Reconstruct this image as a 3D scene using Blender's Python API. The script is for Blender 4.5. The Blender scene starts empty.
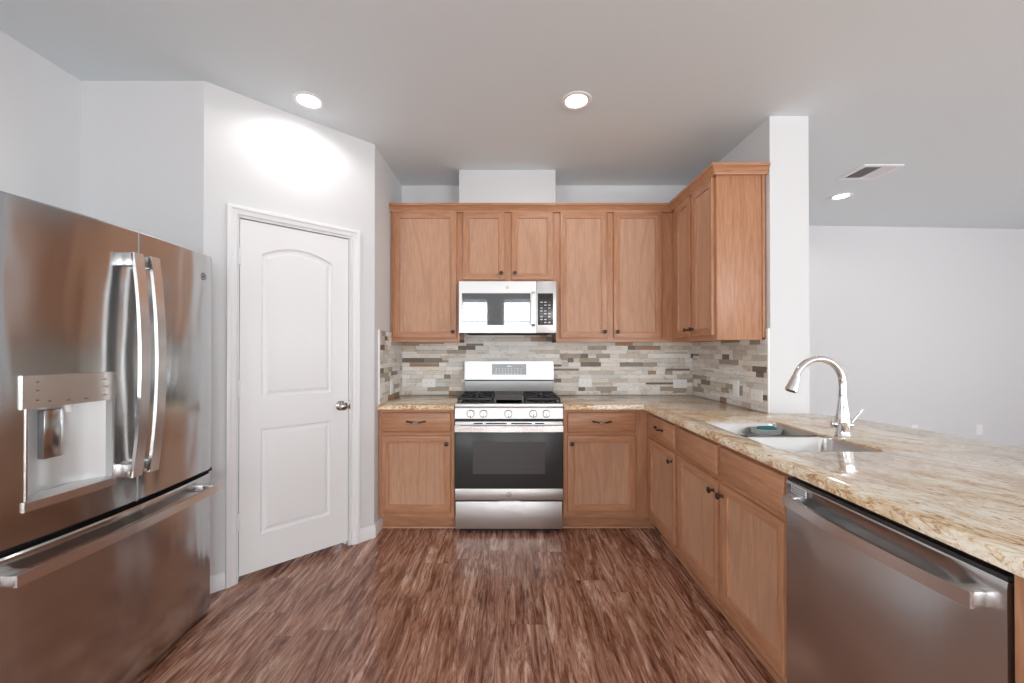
import bpy, bmesh, math, random
from mathutils import Vector, Matrix
PI = math.pi
C = bpy.context.scene.collection
sc = bpy.context.scene
random.seed(7)

# ------------------------------------------------------------------ camera
cd = bpy.data.cameras.new('camera'); cam = bpy.data.objects.new('camera', cd); C.objects.link(cam)
cam.location = (0, 0, 1.302)
cam.rotation_euler = (PI/2 + 0.0059, 0, 0)
cd.sensor_width = 36.0; cd.sensor_fit = 'HORIZONTAL'
cd.lens = 404.85/1024*36
cd.shift_x = (512-509.74)/1024; cd.shift_y = (347.86-341.5)/1024
cd.clip_start = 0.03
sc.camera = cam

# ------------------------------------------------------------------ view, world, daylight
sc.view_settings.view_transform = 'Standard'; sc.view_settings.look = 'None'
sc.view_settings.gamma = 1.0; sc.view_settings.use_curve_mapping = False
sc.view_settings.exposure = 0.18
w = bpy.data.worlds.new('sky'); sc.world = w; w.use_nodes = True
w.node_tree.nodes['Background'].inputs[0].default_value = (0.86, 0.93, 1.0, 1)
w.node_tree.nodes['Background'].inputs[1].default_value = 1.0

def area(name, loc, rot, sx, sy, power, col=(1, 1, 1)):
    l = bpy.data.lights.new(name, 'AREA'); l.shape = 'RECTANGLE'; l.size = sx; l.size_y = sy
    l.energy = power; l.color = col
    o = bpy.data.objects.new(name, l); o.location = loc; o.rotation_euler = rot; C.objects.link(o)
    return o
# openings of the walls: (x0, x1, z0, z1); narrow rear pair is real, the rest are added light sources
REAR_Y, RIGHT_X = -6.0, 7.0
REAR_WIN = [(-1.50, -0.66, 0.75, 2.12), (-0.20, 0.64, 0.75, 2.12), (2.2, 5.8, 0.2, 2.25)]  # last, wide window is unseen and added to light the kitchen
ADDED_LEFT_WIN = [(-3.6, -1.3, 0.35, 2.2)]     # unseen window behind the viewer, added to brighten the ceiling
ADDED_RIGHT_WIN = [(-0.4, 2.0, 0.1, 2.2), (-4.2, -1.6, 0.5, 2.2)]  # unseen windows added to light the kitchen more strongly
DAY = 50.0
for (a, b, z0, z1) in REAR_WIN:
    area('daylight_fill', ((a+b)/2, REAR_Y-0.48, (z0+z1)/2), (PI/2+0.52, 0, 0), b-a, z1-z0, DAY*(0.62 if b-a > 1 else 1.25)*(b-a)*(z1-z0), (0.975, 0.995, 1.0))  # lamp at the wide opening is added fill
for (a, b, z0, z1) in ADDED_RIGHT_WIN:
    area('daylight_fill', (RIGHT_X+0.48, (a+b)/2, (z0+z1)/2), (PI/2+0.52, 0, PI/2), b-a, z1-z0, DAY*0.24*(b-a)*(z1-z0), (0.975, 0.995, 1.0))  # added fill through the made-up right windows
for (a, b, z0, z1) in ADDED_LEFT_WIN:
    area('daylight_fill', (-2.2934-0.62, (a+b)/2, (z0+z1)/2), (PI/2+0.60, 0, -PI/2), b-a, z1-z0, DAY*0.75*(b-a)*(z1-z0), (0.975, 0.995, 1.0))  # added fill aimed up at the ceiling
LAMP_W = 8.0

# ------------------------------------------------------------------ materials
def lin(r, g, b):
    f = lambda c: (c/255/12.92) if c/255 <= 0.04045 else ((c/255+0.055)/1.055)**2.4
    return (f(r), f(g), f(b), 1)
class NT:
    def __init__(s, name):
        s.m = bpy.data.materials.new(name); s.m.use_nodes = True; s.t = s.m.node_tree; s.n = s.t.nodes
        s.p = s.n['Principled BSDF']
    def add(s, typ, **k):
        n = s.n.new(typ)
        for a, v in k.items():
            if a[0] == '_': n.inputs[int(a[1:])].default_value = v
            else: setattr(n, a, v)
        return n
    def link(s, a, b): s.t.links.new(a, b)
    def coord(s, out='Object', scale=(1, 1, 1), rot=(0, 0, 0), rnd=False):
        tc = s.add('ShaderNodeTexCoord'); mp = s.add('ShaderNodeMapping')
        mp.inputs['Scale'].default_value = scale; mp.inputs['Rotation'].default_value = rot
        src = tc.outputs[out]
        if rnd:
            oi = s.add('ShaderNodeObjectInfo'); mu = s.add('ShaderNodeMath', operation='MULTIPLY'); mu.inputs[1].default_value = 37.0
            s.link(oi.outputs['Random'], mu.inputs[0])
            va = s.add('ShaderNodeVectorMath', operation='ADD'); s.link(src, va.inputs[0]); s.link(mu.outputs[0], va.inputs[1]); src = va.outputs[0]
        s.link(src, mp.inputs['Vector']); return mp.outputs[0]
    def noise(s, vec, scale, detail=4, rough=0.55, dist=0.0):
        n = s.add('ShaderNodeTexNoise'); n.inputs['Scale'].default_value = scale; n.inputs['Detail'].default_value = detail
        n.inputs['Roughness'].default_value = rough; n.inputs['Distortion'].default_value = dist
        s.link(vec, n.inputs['Vector']); return n.outputs['Fac']
    def ramp(s, fac, stops, interp='LINEAR'):
        r = s.add('ShaderNodeValToRGB'); e = r.color_ramp.elements; r.color_ramp.interpolation = interp
        while len(e) < len(stops): e.new(0.5)
        for el, (p, c) in zip(e, stops): el.position = p; el.color = c
        s.link(fac, r.inputs[0]); return r.outputs[0]
    def mix(s, fac, a, b, mode='MIX'):
        m = s.add('ShaderNodeMix', data_type='RGBA', blend_type=mode)
        if isinstance(fac, float): m.inputs[0].default_value = fac
        else: s.link(fac, m.inputs[0])
        for v, i in ((a, 6), (b, 7)):
            if isinstance(v, tuple): m.inputs[i].default_value = v
            else: s.link(v, m.inputs[i])
        return m.outputs[2]
    def bump(s, h, strength, dist=0.01):
        b = s.add('ShaderNodeBump'); b.inputs['Strength'].default_value = strength; b.inputs['Distance'].default_value = dist
        s.link(h, b.inputs['Height']); s.link(b.outputs[0], s.p.inputs['Normal'])
    def set(s, col=None, rough=None, metal=None, **k):
        for key, v in (('Base Color', col), ('Roughness', rough), ('Metallic', metal)):
            if v is None: continue
            if isinstance(v, (tuple, float, int)): s.p.inputs[key].default_value = v
            else: s.link(v, s.p.inputs[key])
        for key, v in k.items(): s.p.inputs[key.replace('_', ' ')].default_value = v
        return s.m
def plain(name, col, rough=0.5, metal=0.0, **k):
    return NT(name).set(col, rough, metal, **k)

M = {}
def paint(name, col, bs=0.12, scale=160):
    t = NT(name); v = t.coord()
    t.bump(t.noise(v, scale, 2), bs, 0.002); return t.set(col, 0.62)
M['wall'] = paint('wall_paint', lin(227, 228, 230))
M['ceiling'] = paint('ceiling_paint', lin(234, 243, 247), 0.25, 110)
M['trim'] = plain('white_gloss_paint', lin(246, 247, 249), 0.32)
M['plastic'] = plain('white_plastic', lin(251, 251, 251), 0.35)

def wood(name, axis, lift=0):
    t = NT(name)
    sl, sh = 2.2, 26.0
    scale = {'z': (sh, sh, sl), 'x': (sl, sh, sh), 'y': (sh, sl, sh)}[axis]
    v = t.coord('Object', scale, rnd=True)
    fine = t.noise(v, 3.6, 5, 0.62, 0.3)
    sc2 = {'z': (4.2, 4.2, 0.42), 'x': (0.42, 4.2, 4.2), 'y': (4.2, 0.42, 4.2)}[axis]
    v2 = t.coord('Object', sc2, rnd=True)
    big = t.noise(v2, 1.25, 1, 0.4, 0.15)
    mu = t.add('ShaderNodeMath', operation='MULTIPLY'); mu.inputs[1].default_value = 54.0; t.link(big, mu.inputs[0])
    si = t.add('ShaderNodeMath', operation='SINE'); t.link(mu.outputs[0], si.inputs[0])
    rings = t.ramp(si.outputs[0], [(0.35, (0, 0, 0, 1)), (1.0, (1, 1, 1, 1))])
    base = t.ramp(fine, [(0.25, lin(164, 113, 83)), (0.5, lin(187, 135, 101)), (0.78, lin(201, 152, 118))])
    mm = t.add('ShaderNodeMath', operation='MULTIPLY'); mm.inputs[1].default_value = 0.26 if not lift else 0.40
    t.link(rings, mm.inputs[0])
    col = t.mix(mm.outputs[0], base, lin(152, 101, 75))
    if lift: col = t.mix(0.20, col, lin(226, 198, 174))  # panels lightened in colour to stand for the light on them
    t.bump(fine, 0.06, 0.002)
    return t.set(col, 0.36)
for ax in 'xyz': M['wood_'+ax] = wood('stained_oak_'+ax, ax)
M['wood_panel'] = wood('oak_panel_lit_tone', 'z', 1)

def floor_mat():
    t = NT('dark_wood_plank_floor')
    v0 = t.coord('Object', (1, 1, 1), (0, 0, PI/2))
    sp = t.add('ShaderNodeSeparateXYZ'); t.link(v0, sp.inputs[0])
    dv_ = t.add('ShaderNodeMath', operation='DIVIDE'); dv_.inputs[1].default_value = 0.18; t.link(sp.outputs['Y'], dv_.inputs[0])
    fl = t.add('ShaderNodeMath', operation='FLOOR'); t.link(dv_.outputs[0], fl.inputs[0])
    wn_ = t.add('ShaderNodeTexWhiteNoise', noise_dimensions='1D'); t.link(fl.outputs[0], wn_.inputs['W'])
    ml = t.add('ShaderNodeMath', operation='MULTIPLY_ADD'); ml.inputs[1].default_value = 1.22; t.link(wn_.outputs['Value'], ml.inputs[0]); t.link(sp.outputs['X'], ml.inputs[2])
    cb = t.add('ShaderNodeCombineXYZ'); t.link(ml.outputs[0], cb.inputs['X']); t.link(sp.outputs['Y'], cb.inputs['Y']); v = cb.outputs[0]
    br = t.add('ShaderNodeTexBrick'); br.offset = 0.0; br.squash = 1.0
    for k, x in (('Scale', 1.0), ('Mortar Size', 0.0006), ('Mortar Smooth', 0.2), ('Bias', 0.0), ('Brick Width', 1.22), ('Row Height', 0.18)):
        br.inputs[k].default_value = x
    br.inputs['Color1'].default_value = (0, 0, 0, 1); br.inputs['Color2'].default_value = (1, 1, 1, 1); br.inputs['Mortar'].default_value = (0.5, 0.5, 0.5, 1)
    t.link(v, br.inputs['Vector'])
    # every plank its own slice of grain
    tc = t.add('ShaderNodeTexCoord'); off = t.add('ShaderNodeVectorMath', operation='MULTIPLY'); t.link(br.outputs['Color'], off.inputs[0]); off.inputs[1].default_value = (3.1, 7.7, 5.3)
    ad = t.add('ShaderNodeVectorMath', operation='ADD'); t.link(tc.outputs['Object'], ad.inputs[0]); t.link(off.outputs[0], ad.inputs[1])
    def stretch(sx, sy):
        mp = t.add('ShaderNodeMapping'); mp.inputs['Scale'].default_value = (sx, sy, 1); t.link(ad.outputs[0], mp.inputs['Vector']); return mp.outputs[0]
    g1 = t.noise(stretch(24, 2.6), 1.0, 8, 0.74, 1.3)
    g2 = t.noise(stretch(80, 6.0), 1.0, 4, 0.62, 0.6)
    g3 = t.noise(stretch(8, 0.9), 1.0, 3, 0.5, 0.6)
    base = t.ramp(g1, [(0.33, lin(92, 56, 45)), (0.44, lin(164, 114, 94)), (0.54, lin(210, 163, 140)), (0.64, lin(246, 218, 202))])
    dark = t.ramp(g2, [(0.38, (1, 1, 1, 1)), (0.46, (0, 0, 0, 1))])
    mk = t.add('ShaderNodeMath', operation='MULTIPLY'); mk.inputs[1].default_value = 0.62; t.link(dark, mk.inputs[0])
    c = t.mix(mk.outputs[0], base, lin(92, 60, 48))
    tone = t.ramp(g3, [(0.3, lin(205, 190, 180)), (0.7, lin(255, 255, 255))])
    c = t.mix(1.0, c, tone, 'MULTIPLY')
    plank = t.ramp(br.outputs['Color'], [(0.0, lin(238, 234, 231)), (1.0, lin(255, 252, 250))])
    c = t.mix(1.0, c, plank, 'MULTIPLY')
    c = t.mix(br.outputs['Fac'], c, lin(92, 62, 50))
    t.bump(g1, 0.08, 0.003)
    r = t.ramp(g2, [(0.3, (0.25,)*3+(1,)), (0.7, (0.20,)*3+(1,))])
    return t.set(c, r, Specular_IOR_Level=0.62)
M['floor'] = floor_mat()

def granite():
    t = NT('beige_brown_granite')
    tc = t.add('ShaderNodeTexCoord')
    warp = t.add('ShaderNodeTexNoise'); warp.inputs['Scale'].default_value = 2.6; warp.inputs['Detail'].default_value = 3; t.link(tc.outputs['Object'], warp.inputs['Vector'])
    sub = t.add('ShaderNodeVectorMath', operation='SUBTRACT'); t.link(warp.outputs['Color'], sub.inputs[0]); sub.inputs[1].default_value = (0.5, 0.5, 0.5)
    scl = t.add('ShaderNodeVectorMath', operation='SCALE'); scl.inputs['Scale'].default_value = 0.16; t.link(sub.outputs[0], scl.inputs[0])
    ad = t.add('ShaderNodeVectorMath', operation='ADD'); t.link(tc.outputs['Object'], ad.inputs[0]); t.link(scl.outputs[0], ad.inputs[1])
    def flow(along, across, rot):
        mp = t.add('ShaderNodeMapping'); mp.vector_type = 'TEXTURE'
        mp.inputs['Rotation'].default_value = (0, 0, rot); mp.inputs['Scale'].default_value = (along, across, across); t.link(ad.outputs[0], mp.inputs['Vector']); return mp.outputs[0]
    # the vein swings from the run along the back wall into the run of the peninsula
    sep = t.add('ShaderNodeSeparateXYZ'); t.link(tc.outputs['Object'], sep.inputs[0])
    mr = t.add('ShaderNodeMapRange'); mr.interpolation_type = 'SMOOTHSTEP'; mr.inputs['From Min'].default_value = 2.0; mr.inputs['From Max'].default_value = 2.5; t.link(sep.outputs['Y'], mr.inputs['Value'])
    A = math.radians(-62)
    def two(fn):
        a = fn(A); b = fn(math.radians(4))
        m = t.add('ShaderNodeMix', data_type='FLOAT'); t.link(mr.outputs[0], m.inputs[0]); t.link(a, m.inputs[2]); t.link(b, m.inputs[3]); return m.outputs[0]
    band = two(lambda r: t.noise(flow(0.42, 0.11, r), 1.0, 4, 0.6, 0.3))
    vein = two(lambda r: t.noise(flow(0.050, 0.016, r), 1.0, 7, 0.74, 1.2))
    speck = t.noise(flow(0.022, 0.010, A), 1.0, 4, 0.7, 0.4)
    c1 = t.ramp(vein, [(0.28, lin(128, 92, 60)), (0.38, lin(205, 172, 132)), (0.46, lin(243, 226, 197)), (0.56, lin(252, 246, 232)), (0.75, lin(255, 253, 248))])
    c2 = t.ramp(vein, [(0.30, lin(108, 72, 44)), (0.42, lin(186, 142, 98)), (0.53, lin(232, 203, 163)), (0.66, lin(252, 241, 220))])
    bf = t.ramp(band, [(0.44, (0, 0, 0, 1)), (0.58, (1, 1, 1, 1))])
    c = t.mix(bf, c1, c2)
    sf = t.ramp(speck, [(0.30, (1, 1, 1, 1)), (0.42, (0, 0, 0, 1))])
    mk = t.add('ShaderNodeMath', operation='MULTIPLY'); mk.inputs[1].default_value = 0.72; t.link(sf, mk.inputs[0])
    c = t.mix(mk.outputs[0], c, lin(122, 92, 68))
    return t.set(c, 0.09, Specular_IOR_Level=0.36)
M['granite'] = granite()

def stone():
    t = NT('split_face_stone_tile')
    g = t.add('ShaderNodeNewGeometry'); r = g.outputs['Random Per Island']
    K = lambda *a: lin(*a)
    c = t.ramp(r, [(0.0, K(122, 110, 96)), (0.05, K(176, 164, 148)), (0.11, K(140, 132, 120)), (0.16, K(214, 206, 194)), (0.30, K(236, 232, 225)), (0.45, K(245, 242, 237)),
                   (0.58, K(223, 224, 221)), (0.68, K(241, 234, 224)), (0.78, K(249, 248, 245)), (0.87, K(227, 220, 207)), (0.92, K(176, 142, 112)), (0.96, K(236, 234, 230))], 'CONSTANT')
    v = t.coord('Object', (1, 1, 2.6))
    n1 = t.noise(v, 16, 5, 0.65, 1.2)
    streak = t.ramp(n1, [(0.3, K(206, 192, 174)), (0.46, K(252, 251, 250)), (0.75, K(255, 255, 255))])
    c = t.mix(0.8, c, streak, 'MULTIPLY')
    n2 = t.noise(v, 60, 4, 0.6)
    t.bump(n2, 0.35, 0.004)
    return t.set(c, 0.42)
M['stone'] = stone()
M['grout'] = plain('grey_grout', lin(190, 184, 174), 0.9)

def steel(name, col, rough, axis='z', bump=0.0, aniso=0.0):
    t = NT(name); s = {'z': (220, 220, 1.5), 'x': (1.5, 220, 220), 'y': (220, 1.5, 220), '-': (1, 1, 1)}[axis]
    if axis == '-': r = rough
    else:
        n = t.noise(t.coord('Object', s), 1.0, 3, 0.6)
        r = t.ramp(n, [(0.3, (rough*0.94,)*3+(1,)), (0.7, (rough*1.06,)*3+(1,))])
    if bump:
        big = t.noise(t.coord('Object', (5.0, 5.0, 1.3)), 1.4, 1, 0.4, 0.5)
        t.bump(big, bump, 0.02)
    t.set(col, r, 1.0)
    return t.m
M['steel'] = steel('brushed_stainless', (0.64, 0.638, 0.635, 1), 0.40, 'x')
M['steel_door'] = steel('stainless_door_skin', (0.545, 0.56, 0.57, 1), 0.17, '-', bump=0.36)
M['steel_dw'] = steel('stainless_dishwasher_skin', (0.57, 0.58, 0.585, 1), 0.26, '-')
M['steel_bar'] = steel('stainless_handle', (0.80, 0.79, 0.78, 1), 0.27, '-')
M['steel_sink'] = steel('satin_stainless_sink', (0.72, 0.72, 0.71, 1), 0.30, '-')
M['darkened_steel'] = plain('darkened_stainless', (0.36, 0.37, 0.37, 1), 0.3, 1.0)
M['chrome'] = plain('polished_chrome', (0.82, 0.82, 0.83, 1), 0.05, 1.0)
M['nickel'] = plain('satin_nickel', (0.42, 0.40, 0.38, 1), 0.22, 1.0)
M['bronze'] = plain('dark_bronze', (0.075, 0.062, 0.052, 1), 0.30, 0.85)
M['bronze_pale'] = plain('pale_bronze', (0.40, 0.35, 0.31, 1), 0.28, 1.0)  # paler metal for the middle of the pulls
M['black'] = plain('black_plastic', (0.012, 0.012, 0.013, 1), 0.35)
M['cavity'] = plain('black_cavity', (0.006, 0.006, 0.006, 1), 0.8)
M['iron'] = plain('cast_iron', (0.028, 0.028, 0.030, 1), 0.42)
M['enamel'] = plain('black_enamel', (0.010, 0.010, 0.011, 1), 0.12)
M['griddle'] = plain('grey_griddle', (0.10, 0.095, 0.09, 1), 0.28, 0.6)
M['oven_glass'] = plain('dark_oven_glass', (0.040, 0.042, 0.042, 1), 0.28, Specular_IOR_Level=0.4)
M['oven_window'] = plain('oven_window_screen', (0.075, 0.071, 0.071, 1), 0.28, Specular_IOR_Level=0.4)
M['mw_glass'] = plain('dark_microwave_glass', (0.16, 0.165, 0.17, 1), 0.03, 0.75, Specular_IOR_Level=0.8)
M['grey_panel'] = plain('grey_control_panel', (0.30, 0.305, 0.32, 1), 0.25, 0.3)
M['dark_panel'] = plain('dark_control_panel', (0.035, 0.036, 0.038, 1), 0.2)
M['silver'] = plain('silver_plastic', lin(214, 216, 217), 0.30, 0.35)
M['grey_mark'] = plain('grey_print', lin(96, 92, 90), 0.5)
M['white_mark'] = plain('white_print', lin(225, 228, 230), 0.5)
M['teal'] = plain('teal_sponge', lin(46, 132, 138), 0.9)
M['clear_plastic'] = plain('frosted_clear_plastic', lin(225, 232, 230), 0.15, Transmission_Weight=0.2)
M['blind'] = plain('white_blind_slat', lin(228, 228, 228), 0.5)
M['grey_paint'] = plain('grey_metal', lin(120, 120, 120), 0.5)
M['rubber'] = plain('dark_base', (0.02, 0.02, 0.02, 1), 0.7)
t = NT('lamp_lens'); t.set((1, 1, 1, 1), 0.5); t.p.inputs['Emission Color'].default_value = (1, 0.98, 0.95, 1); t.p.inputs['Emission Strength'].default_value = 9.0; M['lens'] = t.m

# ------------------------------------------------------------------ mesh helpers
class MB:
    def __init__(s): s.b = bmesh.new(); s.off = Vector((0, 0, 0))
    def box(s, x0, x1, y0, y1, z0, z1, bev=0.0, mi=0, seg=2):
        x0, x1 = sorted((x0, x1)); y0, y1 = sorted((y0, y1)); z0, z1 = sorted((z0, z1))
        r = bmesh.ops.create_cube(s.b, size=1.0, matrix=Matrix.Translation(((x0+x1)/2, (y0+y1)/2, (z0+z1)/2)) @ Matrix.Diagonal((x1-x0, y1-y0, z1-z0, 1)))
        vs = r['verts']; fs = {f for v in vs for f in v.link_faces}
        for f in fs: f.material_index = mi
        if bev > 0:
            es = list({e for v in vs for e in v.link_edges})
            q = bmesh.ops.bevel(s.b, geom=es, offset=bev, segments=seg, profile=0.5, affect='EDGES')
            for f in q['faces']: f.material_index = mi
        return s
    def face(s, pts, mi=0):
        f = s.b.faces.new([s.b.verts.new(p) for p in pts]); f.material_index = mi; return f
    def loft(s, loops, closed=True, cap0=False, cap1=False, mi=0, mis=None):
        rings = [[s.b.verts.new(p) for p in L] for L in loops]
        n = len(rings[0])
        for k in range(len(rings)-1):
            for i in range(n if closed else n-1):
                j = (i+1) % n
                f = s.b.faces.new((rings[k][i], rings[k][j], rings[k+1][j], rings[k+1][i]))
                f.material_index = mis(k, i) if mis else mi
        if cap0: s.b.faces.new(rings[0][::-1]).material_index = mi
        if cap1: s.b.faces.new(rings[-1]).material_index = mi
        return s
    def tube(s, path, rad, seg=12, mi=0, flat=(1.0, 1.0), up=(0, 0, 1)):
        P = [Vector(p) for p in path]; n = len(P); R = rad if isinstance(rad, (list, tuple)) else [rad]*n
        loops = []; u = Vector(up)
        for i in range(n):
            d = (P[min(i+1, n-1)]-P[max(i-1, 0)]).normalized()
            a = u - d*u.dot(d)
            if a.length < 1e-4: a = Vector((1, 0, 0)) - d*d.x
            a.normalize(); bb = d.cross(a); u = a
            loops.append([P[i] + (a*math.cos(2*PI*k/seg)*flat[0] + bb*math.sin(2*PI*k/seg)*flat[1])*R[i] for k in range(seg)])
        return s.loft(loops, True, True, True, mi)
    def bar(s, path, hw, ht, side, mi=0):
        # rectangular section swept along a path; side = width direction
        P = [Vector(p) for p in path]; n = len(P); sd = Vector(side).normalized(); loops = []
        for i in range(n):
            d = (P[min(i+1, n-1)]-P[max(i-1, 0)]).normalized(); nn = d.cross(sd).normalized()
            loops.append([P[i]+sd*a*hw+nn*b*ht for a, b in ((-1, -1), (1, -1), (1, 1), (-1, 1))])
        return s.loft(loops, True, True, True, mi)
    def lathe(s, prof, origin, axis, seg=24, mi=0):
        q = Vector((0, 0, 1)).rotation_difference(Vector(axis)).to_matrix(); o = Vector(origin)
        loops = [[o + q @ Vector((max(r, 1e-4)*math.cos(2*PI*k/seg), max(r, 1e-4)*math.sin(2*PI*k/seg), h)) for k in range(seg)] for r, h in prof]
        return s.loft(loops, True, True, True, mi)
    def slab(s, outline, holes, z0, z1, ch=0.0, mi=0, fn=lambda x, y, z: (x, y, z)):
        # prism of a 2-D outline with holes, top edge chamfered
        def ring(poly, z, d): return [s.b.verts.new(fn(x, y, z)) for x, y in (offset(poly, d) if d else poly)]
        tops, bots = [], []
        for k, poly in enumerate([outline]+holes):
            sg = 1 if k == 0 else -1
            levels = [ring(poly, z0, 0)]
            if ch: levels += [ring(poly, z1-ch, 0), ring(poly, z1-ch*0.3, sg*ch*0.3), ring(poly, z1, sg*ch)]
            else: levels += [ring(poly, z1, 0)]
            for a, b in zip(levels, levels[1:]):
                for i in range(len(a)):
                    j = (i+1) % len(a); s.b.faces.new((a[i], a[j], b[j], b[i])).material_index = mi
            tops.append(levels[-1]); bots.append(levels[0])
        for sets in (tops, bots):
            es = []
            for L in sets:
                for i in range(len(L)):
                    a, b = L[i], L[(i+1) % len(L)]
                    es.append(s.b.edges.get((a, b)) or s.b.edges.new((a, b)))
            r = bmesh.ops.triangle_fill(s.b, use_beauty=True, use_dissolve=False, edges=es)
            for g in r['geom']:
                if isinstance(g, bmesh.types.BMFace): g.material_index = mi
        return s
    def text(s, txt, size, mat4, depth=0.0004, mi=0):
        cu = bpy.data.curves.new('t', 'FONT'); cu.body = txt; cu.size = size; cu.align_x = 'CENTER'; cu.align_y = 'CENTER'; cu.extrude = depth; cu.shear = 0.25
        o = bpy.data.objects.new('t', cu); C.objects.link(o)
        dg = bpy.context.evaluated_depsgraph_get(); me = bpy.data.meshes.new_from_object(o.evaluated_get(dg))
        me.transform(mat4); n0 = len(s.b.faces); s.b.from_mesh(me); s.b.faces.ensure_lookup_table()
        for f in s.b.faces[n0:]: f.material_index = mi
        bpy.data.objects.remove(o); bpy.data.curves.remove(cu); bpy.data.meshes.remove(me); return s
def offset(poly, d):
    n = len(poly); out = []
    area2 = sum(poly[i][0]*poly[(i+1) % n][1]-poly[(i+1) % n][0]*poly[i][1] for i in range(n)); sg = 1 if area2 > 0 else -1
    for i in range(n):
        p0, p1, p2 = Vector(poly[i-1]), Vector(poly[i]), Vector(poly[(i+1) % n])
        a = (p1-p0).normalized(); b = (p2-p1).normalized()
        na = Vector((-a.y, a.x))*sg; nb = Vector((-b.y, b.x))*sg
        m = na+nb; m = m/max(m.dot(na), 0.3)
        out.append((p1.x+m.x*d, p1.y+m.y*d))
    return out
def roundrect(x0, x1, y0, y1, r, n=6):
    P = []
    for cx, cy, a0 in ((x1-r, y0+r, -PI/2), (x1-r, y1-r, 0), (x0+r, y1-r, PI/2), (x0+r, y0+r, PI)):
        for k in range(n+1): a = a0+PI/2*k/n; P.append((cx+r*math.cos(a), cy+r*math.sin(a)))
    return P
def build(name, mb, mats, parent=None, world=False, smooth=35, label=None):
    me = bpy.data.meshes.new(name)
    bmesh.ops.recalc_face_normals(mb.b, faces=mb.b.faces)
    if world and parent is not None: bmesh.ops.translate(mb.b, verts=mb.b.verts, vec=-root_loc(parent))
    mb.b.to_mesh(me); mb.b.free()
    for m in (mats if isinstance(mats, (list, tuple)) else [mats]): me.materials.append(M[m] if isinstance(m, str) else m)
    if smooth:
        me.polygons.foreach_set('use_smooth', [True]*len(me.polygons)); me.set_sharp_from_angle(angle=math.radians(smooth))
    o = bpy.data.objects.new(name, me); C.objects.link(o)
    if parent is not None: o.parent = parent
    if label: o['label'] = label
    return o
def root_loc(o):
    v = Vector((0, 0, 0))
    while o is not None: v += o.location; o = o.parent
    return v
def thing(name, label, cat, loc=(0, 0, 0), rz=0.0, group=None):
    o = bpy.data.objects.new(name, None); C.objects.link(o); o.location = loc; o.rotation_euler = (0, 0, rz); o.empty_display_size = 0.1
    return tag(o, label, cat, group)
def tag(o, label, cat, group=None):
    o['label'] = label; o['category'] = cat
    if group: o['group'] = group
    return o
def struct(o, label, cat):
    o['kind'] = 'structure'; return tag(o, label, cat)
def copy_thing(o, loc, rz, label):
    r = o.copy(); C.objects.link(r); r.location = loc; r.rotation_euler = (0, 0, rz); r['label'] = label
    for ch in list(o.children):
        c = ch.copy(); C.objects.link(c); c.parent = r
        for g in list(ch.children): d = g.copy(); C.objects.link(d); d.parent = c
    return r

# ------------------------------------------------------------------ room shell
XL, YB, YP, XP, YQ, XW = -0.9454, 3.533, 2.8285, -1.6343, 2.1574, -2.2934
HC = 2.743; XS0, XS1, YS = 1.600, 1.8395, 2.485     # stub wall by the right cabinets
FARX, FARY, FARS = 3.46, 4.664, 0.0538
far_y = lambda x: FARY + FARS*(x-FARX)
m = MB(); m.box(-2.5, 7.3, -6.3, 5.2, -0.08, 0.0); struct(build('floor', m, 'floor'), 'reddish brown wood plank floor', 'floor')
m = MB(); m.box(-2.5, 7.3, -6.3, 5.2, HC, HC+0.1); struct(build('ceiling', m, 'ceiling'), 'flat matte grey-white ceiling', 'ceiling')
T = 0.12
def wall(name, label, *boxes):
    m = MB()
    for b in boxes: m.box(*b)
    return struct(build(name, m, 'wall'), label, 'wall')
w_back = wall('wall_back', 'white wall behind the range and upper cabinets', (XL-T, XS0, YB, YB+T, 0, HC))
w_side = wall('wall_side', 'short white return wall left of the left upper cabinet', (XL-T, XL, YP, YB, 0, HC))
wall('wall_alcove', 'white wall beyond the refrigerator facing the room', (XW-T, XP, YQ, YQ+T, 0, HC))
w_stub = wall('wall_partition', 'white end of the partition wall beside the right upper cabinet', (XS0, XS1, YS, far_y(XS1)+0.1, 0, HC))
# half wall carrying the bar overhang
wall('wall_peninsula', 'white half wall under the bar side of the granite peninsula', (XS0, XS0+0.13, 0.60, YS, 0, 0.88))
m = MB(); m.loft([[(XS1-0.1, far_y(XS1-0.1), z), (7.3, far_y(7.3), z), (7.3, far_y(7.3)+T, z), (XS1-0.1, far_y(XS1-0.1)+T, z)] for z in (0, HC)], True, True, True)
struct(build('wall_far', m, 'wall'), 'pale grey far wall of the next room', 'wall')
def wall_with_openings(name, label, a0, a1, ops, fn):
    m = MB(); xs = sorted([a0, a1]+[v for o in ops for v in o[:2]])
    for p, q in zip(xs, xs[1:]):
        o = [o for o in ops if o[0] <= p and o[1] >= q]
        if o: fn(m, p, q, 0, o[0][2]); fn(m, p, q, o[0][3], HC)
        else: fn(m, p, q, 0, HC)
    return struct(build(name, m, 'wall'), label, 'wall')
wall_with_openings('wall_left', 'white wall behind the refrigerator', -6.0, YQ, ADDED_LEFT_WIN, lambda m, p, q, z0, z1: m.box(XW-T, XW, p, q, z0, z1))
wall_with_openings('wall_rear', 'white wall with windows behind the viewer', -2.42, 7.3, REAR_WIN, lambda m, p, q, z0, z1: m.box(p, q, REAR_Y-T, REAR_Y, z0, z1))
wall_with_openings('wall_right', 'white wall with added windows at the right of the next room', -6.0, 5.2, ADDED_RIGHT_WIN, lambda m, p, q, z0, z1: m.box(RIGHT_X, RIGHT_X+T, p, q, z0, z1))
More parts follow.
